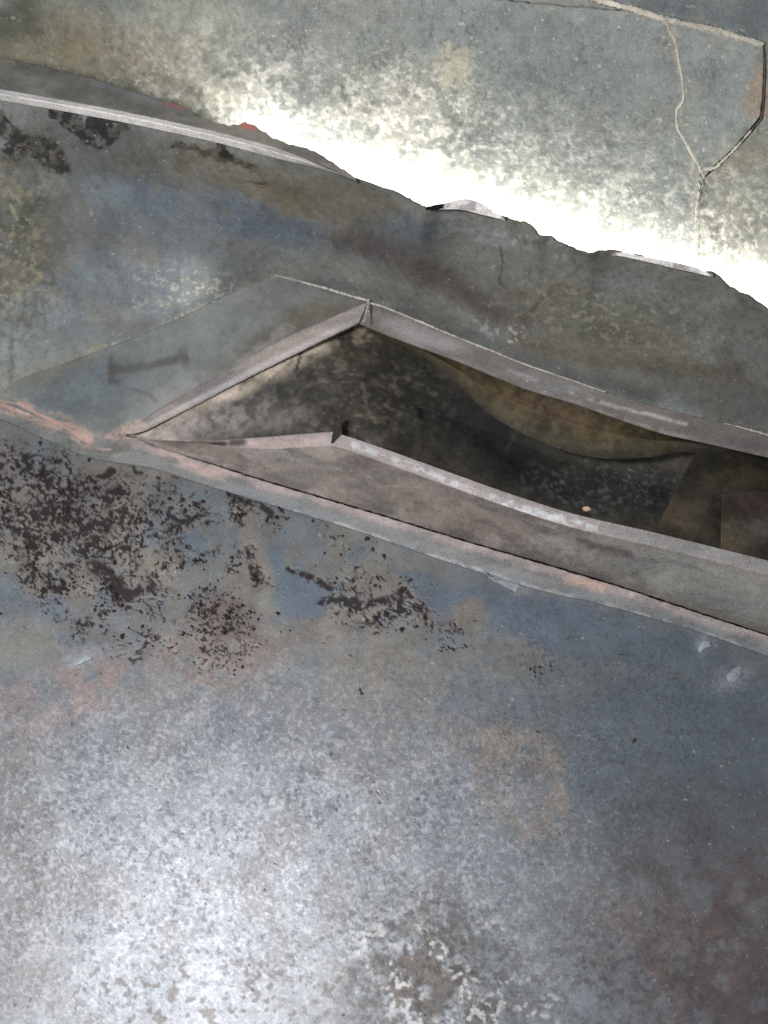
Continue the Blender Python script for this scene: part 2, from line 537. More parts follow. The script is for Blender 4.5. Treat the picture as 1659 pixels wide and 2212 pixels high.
p.mix((74, 66, 66), p.blob(1450, 2120, 420, 200, 0, 0.8) * p.grains(12, 7, 0.57, 0.08) * 0.6)
p.mix((66, 70, 76), p.blob(1300, 1550, 500, 300, 0, 0.8) * p.grains(7, 8, 0.66, 0.05) * 0.5)
p.mix((170, 168, 160), p.grains(7, 9, 0.86, 0.04) * 0.6)
p.add('gloss', p.blob(350, 2050, 560, 420, 0, 0.8) * 0.2)
pit = np.zeros_like(X)
for cx, cy, rx, ry, a, s in [(100, 1100, 330, 150, 16, 1), (330, 1120, 230, 80, 15, .8), (180, 1250, 200, 90, 10, .75), (230, 1250, 60, 50, 0, 1), (470, 1330, 110, 80, 20, .95),
                             (520, 1100, 70, 40, 30, .9), (760, 1300, 90, 80, 20, .9), (660, 1240, 50, 22, 25, 1), (870, 1310, 60, 60, 0, .9), (960, 1360, 80, 40, 15, .55), (620, 1130, 60, 50, 0, .6),
                             (330, 1390, 200, 50, 10, .5), (1165, 1450, 30, 30, 0, .8), (545, 1240, 24, 40, 0, .9), (30, 1010, 110, 70, 0, .9), (820, 1345, 40, 30, 0, .8), (730, 1170, 120, 40, 18, .5)]:
    pit = np.maximum(pit, p.blob(cx, cy, rx, ry, a, 0.9) * s)
calm = np.maximum(p.blob(640, 1270, 55, 110, -25), p.blob(470, 1160, 70, 22, -8))
pit = np.maximum(pit, p.blob(260, 1190, 420, 190, 12, 0.8) * 0.62 * (0.55 + 0.45 * p.noise(60, 31, 0.4, 0.6)))
pit = pit * (1 - calm * 0.95)
pf_ = np.clip(pit + (fbm(X, Y, 54, 404, 3) - 0.5) * 1.3 * sstep(0.02, 0.3, pit), 0, 1)
XW = X + (fbm(X, Y, 12, 410, 2) - 0.5) * 16; YW = Y + (fbm(X, Y, 12, 411, 2) - 0.5) * 16
n9 = fbm(XW, YW * 1.25, 11, 412, 3, 0.3)
n5 = fbm(XW, YW, 6, 413, 2, 0.9)
p.mix((108, 92, 84), pf_ * p.noise(26, 55, 0.46, 0.54) * 0.45)
p.mix((92, 72, 70), p.blob(495, 1330, 80, 56, 10, 0.5) * (0.45 + 0.55 * p.noise(14, 56, 0.4, 0.55)) * 0.7)
th9 = 0.83 - 0.33 * pf_
PITM = np.maximum(sstep(th9, th9 + 0.05, n9), sstep(th9 + 0.03, th9 + 0.08, n5) * sstep(0.1, 0.3, pf_))
PITM = np.maximum(PITM, p.marks(16, 51, 0.05) * sstep(0.25, 0.5, pf_) * 0.8)
for pts, wd in (([(505, 1082), (530, 1078), (560, 1090), (583, 1108), (580, 1125)], 9), ([(628, 1230), (660, 1238), (690, 1250), (708, 1268)], 9), ([(206, 1224), (232, 1236), (250, 1256), (244, 1284), (310, 1268)], 18),
                ([(222, 1072), (250, 1060)], 14), ([(160, 1050), (225, 1030), (240, 1016)], 9), ([(365, 1112), (400, 1130), (430, 1118)], 8), ([(542, 1230), (546, 1262)], 9), ([(690, 1300), (720, 1290), (780, 1310), (830, 1300), (880, 1290)], 12)):
    PITM = np.maximum(PITM, p.line(pts, wd, 0.5) * sstep(0.36, 0.46, fbm(X, Y, 9, 77)))
p.mix((34, 23, 25), PITM * 0.94)
p.mix((62, 40, 38), PITM * sstep(0.48, 0.62, fbm(X, Y, 30, 430, 3)) * 0.42)
for x_, y_, rx_, ry_, a_ in ((1090, 1258, 62, 16, 22), (1522, 1394, 32, 22, 0), (1586, 1460, 36, 28, -30), (182, 1424, 40, 14, -20)):
    p.mix((134, 140, 144), p.blob(x_, y_, rx_, ry_, a_, 0.9) * (0.4 + 0.6 * p.noise(10, 90, 0.35, 0.6)) * 0.75)
p.add('speck', p.noise(14, 15, 0.72, 0.8) * 0.5)
relief = (fbm(X, Y, 220, 91, 2) - 0.5) * 0.0012 + (fbm(X, Y, 22, 92) - 0.5) * 0.00008
relief -= PITM * 0.00025
relief *= sstep(0, 0.06, np.linspace(0, 1, 580))[:, None]
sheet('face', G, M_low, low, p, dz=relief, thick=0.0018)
LOW_PIT = (X, Y, pit)

# scraped bevel along the crack
n = 400
rows = [curve([(x, y, float(w_of(x, y, 0.002 + 0.0022 * float(sstep(300, 520, x))))) for x, y in EDGE], n), None, curve(const(BEND, 0.0), n)]
rows[1] = rows[0] * 0.5 + rows[2] * 0.5
rows[1][:, 2] = w_of(rows[1][:, 0], rows[1][:, 1], 0.0027)
jit = np.zeros((n,)); jit = (fbm(rows[0][:, 0], rows[0][:, 1] * 0, 9, 5) - 0.5) * 3
rows[0][:, 1] += jit * sstep(300, 420, rows[0][:, 0])
G = loft(rows, n, 30)
X, Y = G[..., 0], G[..., 1]
p = Paint(X, Y, (124, 118, 114), 5, 16)
p.mix((112, 112, 108), p.noise(40, 1, 0.45, 0.6) * 0.7)
p.mix((102, 108, 112), np.linspace(0, 1, 30)[:, None] ** 1.5 * np.ones_like(X) * 0.95)
p.mix((110, 112, 100), p.line([(-100, 900), (100, 950), (260, 985), (450, 1040)], 30) * 0.5)
p.mix((166, 146, 142), p.line(CRACK, 22) * 0.9 * (0.4 + 0.6 * p.noise(30, 2, 0.35, 0.55)))
p.mix((184, 150, 140), p.line([(330, 970), (420, 1006), (500, 1030)], 18, 1.0) * 0.9 * p.noise(12, 33, 0.3, 0.55, 3, 0.4, 4))
p.mix((196, 150, 136), p.line([(-60, 862), (60, 892), (130, 925), (215, 965)], 18) * 0.8 * p.noise(9, 3, 0.45, 0.62, 4, 0.4, 4))
p.mix((200, 160, 140), p.line([(1230, 1250), (1300, 1272)], 14) * 0.7)
p.mix((158, 154, 152), p.line(BEND[6:], 8) * p.noise(24, 4, 0.42, 0.58) * 0.7)
p.mix((178, 166, 150), p.line(CREASE[1:5], 8) * p.noise(14, 6, 0.4, 0.55) * 0.8)
p.add('pit', p.noise(26, 5, 0.55, 0.7) * 0.5)
p.add('speck', p.line(BEND[6:], 10) * 0.3)
sheet('scraped_edge', G, M_bare, low, p, thick=0.0009, rim=M_edge)


# raised rust scabs, crusted over the pitted zones
def scabs():
    V, Fc = [], []
    X, Y, pm = LOW_PIT
    rng = random.Random(11)
    cl = fbm(X, Y, 34, 211, 3)
    wgt = (np.clip(pm, 0, 1) ** 1.5) * sstep(0.45, 0.66, cl) ** 1.3
    c = np.cumsum(wgt.ravel()); c /= c[-1]
    nprng = np.random.default_rng(4)
    pick = np.searchsorted(c, nprng.random(700))
    for j in pick:
        x0 = X.ravel()[j] + rng.uniform(-3, 3); y0 = Y.ravel()[j] + rng.uniform(-3, 3)
        r = min(9, 1.6 * math.exp(abs(rng.gauss(0, 0.62))))
        el = rng.uniform(0.6, 1.0); an = rng.uniform(0, math.pi)
        k = 9; b = len(V)
        for ring_, hh in ((1.0, -0.0002), (0.6, 0.0004)):
            for q in range(k):
                a = 2 * math.pi * q / k
                rr = r * ring_ * rng.uniform(0.4, 1.3)
                ux, uy = rr * math.cos(a), rr * math.sin(a) * el
                V.append(tuple(at(x0 + ux * math.cos(an) - uy * math.sin(an), y0 + ux * math.sin(an) + uy * math.cos(an), 0.0004 + hh + rng.uniform(0, 0.0003))))
        V.append(tuple(at(x0, y0, 0.0007)))
        for q in range(k):
            q2 = (q + 1) % k
            Fc.append((b + q, b + q2, b + k + q2, b + k + q))
            Fc.append((b + k + q, b + k + q2, b + 2 * k))
    o = add_mesh('rust_scabs', V, Fc, M_scab, low)
    o['kind'] = 'stuff'


scabs()


def smear(name, outline, h, lift, mat, parent, label=None, seed=1):
    """A low irregular lump of residue lying on the sheet."""
    cx = sum(a for a, b in outline) / len(outline); cy = sum(b for a, b in outline) / len(outline)
    C = curve([(x, y, 1) for x, y in outline + outline[:1]], 41)[:-1]
    rng = random.Random(seed)
    V, Fc = [], []
    rings = ((1.0, 0.0), (0.86, 0.6), (0.6, 0.9), (0.3, 1.0))
    k = len(C)
    for s, hh in rings:
        for i in range(k):
            x = cx + (C[i, 0] - cx) * s * rng.uniform(0.8, 1.15); y = cy + (C[i, 1] - cy) * s * rng.uniform(0.8, 1.15)
            V.append(tuple(at(cx + (x - cx) * 0.72, cy + (y - cy) * 0.72, h + lift * (hh - 0.5) * rng.uniform(0.6, 1.2))))
    V.append(tuple(at(cx, cy, h + lift)))
    for r_ in range(len(rings) - 1):
        for i in range(k):
            Fc.append((r_ * k + i, r_ * k + (i + 1) % k, (r_ + 1) * k + (i + 1) % k, (r_ + 1) * k + i))
    b = (len(rings) - 1) * k
    for i in range(k):
        Fc.append((b + i, b + (i + 1) % k, len(V) - 1))
    o = add_mesh(name, V, Fc, mat, parent)
    if label:
        o['label'] = label
    return o


smear('residue_smear', [(1015, 1222), (1060, 1236), (1120, 1260), (1134, 1272), (1122, 1284), (1100, 1276), (1060, 1254)], 0.0006, 0.0007, M_white, low, 'long white smear below the crack', 3)
smear('residue_smear', [(1506, 1392), (1520, 1378), (1545, 1384), (1541, 1398), (1524, 1404), (1508, 1416), (1502, 1404)], 0.0006, 0.001, M_white, low, 'small white smear near the right side', 4)
smear('residue_smear', [(1562, 1458), (1580, 1440), (1600, 1434), (1612, 1448), (1598, 1470), (1584, 1486), (1566, 1478)], 0.0006, 0.0014, M_white, low, 'lumpy white smear below the smaller one', 5)
smear('residue_smear', [(150, 1438), (172, 1420), (196, 1410), (210, 1420), (192, 1428), (166, 1440)], 0.0006, 0.0006, M_white, low, 'faint white smear under the rust pits', 6)

# ------------------------------------------------------------------ 2  ledge strip behind the crack
led = thing('steel_ledge', 'long grey-brown steel ledge strip rising behind the crack', 'steel strip', at(1100, 1150, 0.01))
n = 380


def hprof(pts, f):
    return H([(x, y, f(x)) for x, y in pts])


rim_h = lambda x: 0.0024 + 0.027 * float(sstep(270, 900, x))
low_h = lambda x: 0.0018 + 0.0004 * float(sstep(270, 700, x))
band = 30
RIM_IN = [(x, y + band * float(sstep(400, 620, x))) for x, y in RIM]
r_low = curve(hprof(shift(CRACK, 0, -3), low_h), n)
r_low[:, 1] += (fbm(r_low[:, 0], 0 * r_low[:, 0], 10, 8) - 0.5) * 3
r_in = curve(hprof(RIM_IN, lambda x: rim_h(x) - 0.003 * float(sstep(276, 420, x))), n)
G = loft([r_in, r_low], n, 70)
X, Y = G[..., 0], G[..., 1]
p = Paint(X, Y, (122, 111, 104), 9, 20)
p.mix((108, 98, 90), p.noise(60, 1, 0.45, 0.6, ang=0.3, stretch=3) * 0.8)
p.mix((140, 132, 124), p.noise(16, 21, 0.56, 0.66, ang=0.3, stretch=4) * 0.5)
p.mix((84, 78, 72), p.noise(22, 22, 0.58, 0.68, ang=0.3, stretch=3) * 0.45)
p.mix((128, 128, 122), p.blob(1500, 1260, 300, 70, 16) * 0.7)
p.mix((140, 132, 122), p.blob(1260, 1190, 110, 40, 16) * p.noise(14, 2, 0.4, 0.6) * 0.8)
p.mix((84, 78, 74), p.blob(780, 1058, 60, 16, 8) * 0.6)
p.mix((84, 76, 72), p.line([(1250, 1165), (1330, 1190), (1360, 1200)], 9) * 0.7)
p.mix((92, 84, 80), p.line([(1290, 1195), (1450, 1215), (1520, 1235)], 7) * 0.4)
p.mix((96, 86, 80), p.line([(1370, 1240), (1390, 1262)], 12) * 0.5)
p.mix((172, 148, 140), p.blob(350, 972, 70, 14, 14) * 0.6)
p.mix((88, 80, 78), p.line(shift(CRACK, 0, -14), 9) * 0.35 * p.noise(30, 3, 0.4, 0.6))
p.add('pit', p.noise(40, 5, 0.55, 0.7) * 0.35)
p.add('speck', p.blob(1260, 1190, 110, 40, 16) * 0.3)
sheet('face', G, M_bare, led, p, thick=0.0012)
# rolled edge: rounds over the top and drops inside
r_top = curve(hprof(RIM, rim_h), n)
r_bk = r_top.copy(); r_bk[:, 1] += 2; r_bk[:, 2] = 1 / (1 / r_top[:, 2] + 0.006 * sstep(276, 420, r_top[:, 0]) + 0.0004)
r_dn = r_bk.copy(); r_dn[:, 1] += 34 * sstep(276, 420, r_top[:, 0]); r_dn[:, 2] = 1 / (1 / r_bk[:, 2] + 0.004)
r_mid = r_in * 0.5 + r_top * 0.5
r_mid[:, 2] = 1 / (1 / r_mid[:, 2] - 0.0005 * sstep(276, 420, r_top[:, 0]))
G = loft([r_dn, r_bk, r_top, r_mid, r_in], n, 41)
X, Y = G[..., 0], G[..., 1]
p = Paint(X, Y, (140, 131, 128), 10, 10)
p.mix((150, 136, 134), p.noise(40, 1, 0.45, 0.6) * 0.6)
p.mix((176, 148, 140), p.line([(300, 955), (420, 975), (560, 962), (700, 950)], 16) * 0.6)
p.mix((60, 52, 50), p.line([(418, 966), (450, 962)], 9) * 0.9)
p.mix((48, 42, 42), p.line([(458, 961), (482, 961)], 11) * 0.9)
p.mix((56, 50, 48), p.line([(500, 958), (522, 956)], 11) * 0.9)
p.mix((172, 172, 172), p.line([(760, 960), (880, 1003), (1000, 1050)], 9) * p.noise(14, 3, 0.4, 0.55) * 0.8)
p.mix((176, 177, 177), p.line([(1060, 1075), (1120, 1098), (1200, 1118), (1290, 1140)], 13) * p.noise(12, 4, 0.35, 0.6) * 0.9)
p.mix((128, 126, 122), p.line([(1330, 1150), (1500, 1185), (1700, 1235)], 22) * 0.7)
p.add('speck', p.line([(820, 985), (1000, 1050), (1120, 1098), (1300, 1142)], 14) * 0.5)
p.add('gloss', 0.4 * p.line([(1000, 1050), (1120, 1098), (1300, 1142)], 20))
sheet('rolled_edge', G, M_bare, led, p, thick=0)

# ------------------------------------------------------------------ 3  the torn upper sheet
up = thing('torn_sheet', 'bent weathered grey steel sheet torn open above the dark cavity', 'steel sheet', at(1000, 560, 0.07))
n = 640
fold_c = curve(const(FOLD + JAG[1:], HT), n)
jit = (fbm(fold_c[:, 0], 0 * fold_c[:, 0], 16, 33, 3) - 0.5) * 12 * sstep(830, 900, fold_c[:, 0])
hb = lambda x: 0.0035 + 0.0385 * float(sstep(-50, 640, x))
BASE = FACET_TOP + [(690, 622)] + LIPE_TOP
base_c = curve(hprof(BASE, hb), n)
mid_c = fold_c * 0.5 + base_c * 0.5
hm = 0.35 - (-rays(mid_c[:, 0], mid_c[:, 1])[:, 2]) / mid_c[:, 2]
mid_c[:, 2] = w_of(mid_c[:, 0], mid_c[:, 1], hm - 0.006)
q1 = fold_c * 0.8 + mid_c * 0.2
v_ = np.linspace(0, 1, 360)[:, None, None]
G = fold_c[None] * (1 - v_) + base_c[None] * v_ + 4 * v_ * (1 - v_) * (mid_c - (fold_c + base_c) / 2)[None]
G[:, :, 1] += jit[None, :] * np.exp(-np.linspace(0, 1, 360) / 0.03)[:, None]
X, Y = G[..., 0], G[..., 1]
p = Paint(X, Y, (126, 129, 125), 21)
p.mix((104, 98, 82), p.noise(110, 1, 0.48, 0.64, ang=0.3, stretch=2) * 0.5)
p.mix((84, 94, 101), p.blob(250, 560, 420, 260, 10, 0.8) * 0.85)
p.mix((88, 100, 112), p.blob(520, 470, 360, 50, 14) * 0.8)
p.mix((92, 102, 112), p.blob(860, 500, 120, 46, 14) * 0.7)
p.mix((108, 96, 74), p.blob(520, 370, 230, 46, 14) * (0.4 + 0.6 * p.noise(30, 2, 0.4, 0.6)))
p.mix((118, 104, 78), p.blob(640, 430, 160, 34, 16) * 0.7)
p.mix((112, 104, 82), p.blob(770, 430, 120, 34, 20) * 0.7)
p.mix((74, 72, 64), p.blob(200, 320, 260, 70, 12) * 0.7)
p.mix((86, 84, 66), p.blob(20, 500, 120, 170, 0) * 0.7)
p.mix((98, 90, 80), p.line([(740, 510), (900, 570), (1060, 650), (1180, 720)], 70, 0.9) * 0.5)
p.mix((80, 70, 68), p.line([(760, 520), (900, 575), (1000, 630), (1110, 690)], 40, 0.9) * 0.75)
p.mix((78, 80, 76), p.line([(690, 610), (830, 640), (1000, 720), (1200, 800), (1400, 860)], 34, 0.9) * 0.7)
p.mix((106, 98, 76), p.blob(1330, 700, 260, 90, 10) * 0.6)
p.mix((112, 106, 80), p.blob(1310, 715, 50, 26, 0) * 0.6)
p.mix((100, 84, 60), p.line([(1120, 690), (1190, 630), (1250, 570)], 8) * 0.6)
p.mix((128, 124, 112), p.blob(1212, 598, 18, 10) * 0.8)
p.mix((74, 66, 62), p.line([(1075, 520), (1088, 560), (1085, 600), (1096, 615)], 4, 0.9) * 0.7)
p.mix((84, 74, 58), p.line([(1130, 690), (1165, 655)], 5, 0.9) * 0.6)
p.mix((98, 88, 70), p.line([(1110, 730), (1240, 770), (1400, 790), (1600, 800)], 26, 0.9) * 0.7)
p.mix((82, 84, 80), p.blob(1560, 860, 240, 60, 14) * 0.6)
p.mix((100, 78, 70), p.blob(1580, 820, 140, 16, 8) * 0.3)
p.mix((120, 122, 122), p.blob(860, 660, 40, 10, 20) * 0.6)
p.mix((142, 138, 126), p.line(FACET_TOP[2:], 7) * 0.5 * p.noise(9, 5, 0.35, 0.55))
p.mix((120, 116, 92), p.line([(0, 820), (90, 796), (220, 756)], 16) * 0.5)
p.mix((120, 128, 136), p.line([(1080, 770), (1180, 810), (1270, 835)], 7) * p.noise(10, 6, 0.4, 0.55) * 0.7)
pu = np.zeros_like(X)
for cx, cy, rx, ry, a, s in [(195, 268, 105, 34, 24, 1), (140, 250, 50, 22, 25, 1), (40, 308, 95, 46, 20, 1), (95, 345, 60, 24, 15, .95), (460, 330, 100, 12, 8, .8), (520, 345, 40, 10, 5, .9), (250, 290, 30, 14, 20, .9), (560, 390, 60, 10, 6, .5)]:
    pu = np.maximum(pu, p.blob(cx, cy, rx, ry, a, 0.8) * s)
gu = sstep(0.2, 0.5, pu + (fbm(X, Y, 30, 405) - 0.5) * 1.0 * (pu > 0.02))
p.mix((70, 62, 54), gu * p.noise(24, 18, 0.4, 0.5) * 0.7)
p.mix((38, 32, 33), np.clip(gu * np.maximum(p.noise(16, 8, 0.44, 0.5), p.marks(14, 7, 0.05)), 0, 1) * 0.92)
lft = p.blob(10, 520, 140, 260, 0, 0.8)
p.mix((72, 72, 60), lft * p.grains(12, 31, 0.50, 0.08) * 0.8)
p.mix((136, 126, 98), lft * p.grains(11, 32, 0.60, 0.06) * 0.75)
p.mix((150, 144, 124), np.maximum(p.blob(440, 640, 180, 70, 10, 0.8), p.blob(1350, 690, 280, 90, 10, 0.8)) * p.grains(9, 33, 0.64, 0.05) * 0.7)
p.mix((152, 152, 150), p.blob(1090, 500, 150, 26, 16) * p.grains(14, 38, 0.58, 0.05) * 0.5)
p.mix((150, 150, 144), p.blob(1085, 712, 60, 26, 30) * p.grains(10, 34, 0.56, 0.05) * 0.8)
p.mix((160, 156, 146), p.grains(7, 35, 0.84, 0.04) * 0.6)
p.mix((70, 70, 66), p.grains(10, 36, 0.68, 0.06) * 0.3)
p.mix((110, 100, 82), p.noise(70, 37, 0.52, 0.57, 5, 0.3, 2) * 0.35)
p.add('speck', p.noise(40, 9, 0.5, 0.7) * 0.35)
p.add('speck', p.line(FACET_TOP[3:], 9) * 0.8)
relief = (fbm(X, Y, 260, 191, 2) - 0.5) * 0.003 + (fbm(X, Y, 26, 192) - 0.5) * 0.0005
vv = np.linspace(0, 1, 360)[:, None]
relief *= sstep(0, 0.12, vv) * sstep(1, 0.88, vv)
sheet('face', G, M_up, up, p, dz=relief, thick=0.0009, rim=M_rim)
n = 420

# flange beyond the fold, broken off towards the right
FL_TOP = [(-160, 95), (0, 124), (100, 144), (200, 168), (320, 208), (395, 229), (425, 252), (450, 264), (495, 271), (530, 264), (550, 271), (590, 300), (640, 314), (675, 324), (725, 354), (770, 388)]
nf = 260
ft = curve(const(FL_TOP, 0.1225), nf, smooth=False)
ft[:, 1] += (fbm(ft[:, 0], 0 * ft[:, 0], 12, 44) - 0.5) * 9 * sstep(330, 420, ft[:, 0]) * sstep(775, 740, ft[:, 0])
fb = curve(const([(x, y - (10 if x < 700 else -2)) for x, y in FOLD], 0.1225), nf)
G = loft([ft, fb], nf, 40)
X, Y = G[..., 0], G[..., 1]
p = Paint(X, Y, (126, 121, 112), 31, 14)
p.mix((96, 92, 84), p.noise(60, 1, 0.45, 0.6, ang=0.25, stretch=3) * 0.7)
p.mix((122, 116, 122), p.line([(200, 176), (320, 215), (390, 236)], 9) * 0.6)
p.mix((172, 96, 80), p.line([(360, 224), (398, 234)], 8) * 0.8)
p.mix((186, 98, 78), p.blob(535, 274, 22, 10, 10) * 0.9)
sheet('flange', G, M_up, up, p, thick=0.001, rim=M_rim)
# rounded polished fold
fa = curve(const(shift(FOLD, 0, -13), 0.1222), nf)
fm = curve(const(shift(FOLD, 0, 0), 0.1235), nf)
fc = curve(const(shift(FOLD, 0, 13), 0.1195), nf)
tap = 1 - sstep(560, 768, fm[:, 0]) * 0.95
fa[:, 1] = fm[:, 1] + (fa[:, 1] - fm[:, 1]) * tap; fc[:, 1] = fm[:, 1] + (fc[:, 1] - fm[:, 1]) * tap
G = loft([fa, fm * .5 + fa * .5 + [0, 0, 0], fm, fm * .5 + fc * .5, fc], nf, 21)
G[5:, :, :] = G[5:, :, :]
X, Y = G[..., 0], G[..., 1]
p = Paint(X, Y, (222, 216, 212), 32, 5)
p.mix((178, 170, 166), p.noise(40, 1, 0.45, 0.65, ang=0.25, stretch=4) * 0.5)
p.add('gloss', np.ones_like(X))
sheet('fold_edge', G, M_bare, up, p, thick=0)
# small turned-up remnants of the flange
for pts_t, pts_b in (([(925, 449), (975, 436), (1009, 430), (1030, 436), (1054, 448), (1089, 472)], [(925, 452), (960, 449), (1000, 450), (1040, 460), (1065, 466), (1092, 474)]),
                     ([(1322, 548), (1340, 545), (1400, 556), (1454, 566), (1500, 578), (1540, 594)], [(1322, 549), (1345, 551), (1400, 563), (1454, 576), (1500, 586), (1541, 596)])):
    a = curve(const(pts_t, 0.1216), 60); b = curve(const(shift(pts_b, 0, 3), 0.1206), 60)
    G = loft([a, b], 60, 14)
    p = Paint(G[..., 0], G[..., 1], (206, 200, 196), 33, 6)
    p.mix((132, 124, 122), p.noise(20, 1, 0.45, 0.6) * 0.7)
    sheet('flange_remnant', G, M_bare, up, p, thick=0.0008, rim=M_rim)

a = curve(const([(921, 452), (935, 444), (958, 440)], 0.1225), 24); b = curve(const([(921, 454), (938, 453), (956, 449)], 0.1215), 24)
sheet('torn_flake', loft([a, b], 24, 6), M_edge, up, None, thick=0.0008)
# folded facet between crease, weld and lip
CR2 = [(x, y) for x, y in CREASE[:-2]] + [(232, 962), (264, 932)]
ft_ = curve(H([(x, y, hb(x)) for x, y in FACET_TOP + [(690, 622), (795, 652)]]), n)
hl = lambda x: 0.0028 + 0.040 * float(sstep(250, 800, x))
FB = shift(CR2[:-1], 4, 10) + [(272, 946)] + LIPC_TOP[1:]
fb_ = curve(H([(x, y, hl(x) - (0.0016 if x < 285 else 0)) for x, y in FB]), n)
G = loft([ft_, fb_], n, 120)
X, Y = G[..., 0], G[..., 1]
p = Paint(X, Y, (112, 115, 112), 41)
p.mix((92, 102, 108), p.blob(170, 850, 200, 60, -20) * 0.7)
p.mix((112, 112, 110), p.blob(640, 650, 150, 40, 0) * 0.7)
p.mix((100, 92, 76), p.blob(620, 720, 190, 40, -24) * 0.8)
p.mix((132, 126, 120), p.blob(520, 770, 240, 18, -26) * 0.7 * p.noise(30, 2, 0.35, 0.6))
p.mix((124, 122, 118), p.blob(390, 850, 120, 18, -26) * 0.7)
p.mix((82, 80, 72), p.line([(248, 798), (275, 796), (330, 784), (400, 772)], 12) * 0.8)
p.mix((80, 76, 68), p.blob(258, 800, 15, 22) * 0.75)
p.mix((82, 78, 70), p.blob(402, 772, 14, 32) * 0.6)
p.mix((84, 82, 74), p.line([(290, 838), (320, 846), (338, 862)], 8) * 0.5)
p.mix((190, 146, 134), p.line([(236, 945), (262, 938), (300, 922)], 15, 1.0) * 0.9 * p.noise(10, 34, 0.3, 0.55))
p.mix((196, 146, 130), p.line([(-40, 860), (60, 886), (130, 918), (200, 952)], 18) * 0.8 * p.noise(9, 3, 0.45, 0.62, 4, 0.4, 4))
p.mix((150, 140, 124), p.line([(0, 846), (120, 896), (200, 940), (240, 930)], 14) * 0.5 * p.noise(14, 6, 0.35, 0.6))
p.mix((122, 118, 96), p.line([(0, 836), (100, 806), (220, 764)], 14) * 0.5)
p.add('speck', p.line([(390, 690), (480, 646), (590, 600)], 10) * 0.6)
p.add('speck', p.noise(50, 9, 0.5, 0.7) * 0.25)
sheet('facet', G, M_up, up, p, thick=0.0014)

# lips: the bare bent edges above the opening
lt = curve(H([(x, y, hl(x)) for x, y in LIPC_TOP]), 220)
ll = curve(H([(x, y, hl(x) - 0.004 * float(sstep(272, 420, x)) - 0.003 * float(sstep(400, 780, x))) for x, y in LIPC_LOW]), 220)
ll[:, 1] += (fbm(ll[:, 0], 0 * ll[:, 0], 8, 55) - 0.5) * 3
lm = lt * .5 + ll * .5
lm[:, 2] = 1 / (1 / lm[:, 2] - 0.0006 * sstep(272, 420, lm[:, 0]))
G = loft([lt, lm, ll], 220, 25)
X, Y = G[..., 0], G[..., 1]
p = Paint(X, Y, (140, 130, 124), 51, 8)
p.mix((122, 114, 112), p.noise(40, 1, 0.42, 0.6, ang=-0.5, stretch=4) * 0.8)
p.mix((108, 102, 98), p.line([(590, 742), (660, 712), (700, 690)], 9) * 0.5)
p.mix((190, 154, 142), p.blob(282, 930, 40, 20) * 0.9)
p.mix((178, 172, 170), p.line(shift(LIPC_LOW, -2, -9), 7) * 0.5)  # highlight line painted along the lip
p.add('speck', np.ones_like(X) * 0.35)
sheet('lip', G, M_bare, up, p, thick=0.0009, rim=M_edge)
het = lambda x: 0.042
lt = curve(H([(x, y, het(x)) for x, y in LIPE_TOP]), 300)
ll = curve(H([(x, y, het(x) - 0.008) for x, y in LIPE_LOW]), 300)
lm = lt * .6 + ll * .4
lm[:, 2] = 1 / (1 / lm[:, 2] - 0.0008)
G = loft([lt, lm, ll], 300, 31)
X, Y = G[..., 0], G[..., 1]
p = Paint(X, Y, (104, 98, 92), 52, 8)
p.mix((132, 124, 122), p.blob(900, 720, 120, 24, 22) * 0.8)
p.mix((104, 110, 112), p.blob(1170, 825, 120, 14, 20) * 0.7)
p.mix((160, 154, 150), p.line([(1100, 800), (1220, 845), (1330, 878), (1480, 915)], 6) * 0.8 * p.noise(30, 1, 0.35, 0.55))  # thin broken highlight painted on the lip
p.mix((142, 128, 124), p.line(shift(LIPE_LOW, 0, -4), 6) * 0.6 * p.noise(24, 2, 0.35, 0.6))
p.mix((96, 88, 84), p.noise(50, 3, 0.5, 0.65, ang=0.35, stretch=5) * 0.6)
p.mix((92, 88, 86), p.blob(1600, 955, 120, 30, 14) * 0.6)
p.add('speck', p.line([(1100, 815), (1250, 860)], 16) * 0.5)
sheet('lip', G, M_bare, up, p, thick=0.0009, rim=M_edge)
# bright weld and edge beads
wb = lambda pts, d: [(x, y, float(w_of(x, y, 0.0425)) * (1 + d)) for x, y in pts]
bead('weld_bead', wb([(592, 594), (640, 606), (700, 622), (760, 640), (797, 650)], 0.004), 0.0005, 0.0008, M_bead, up, 140, seed=3)
bead('weld_bead', wb([(797, 648), (794, 664), (788, 690), (782, 700)], 0.008), 0.0007, 0.0004, M_bead, up, 40, seed=5)
bead('edge_bead', wb([(800, 655), (829, 663), (900, 692), (979, 725), (1060, 757), (1129, 785), (1230, 820), (1309, 847)], 0.004), 0.0006, 0.0003, M_bead, up, 260, seed=7)
bead('edge_bead', wb([(1564, 914), (1610, 926), (1659, 939), (1760, 965)], 0.004), 0.0005, 0.0008, M_bead, up, 90, seed=8)

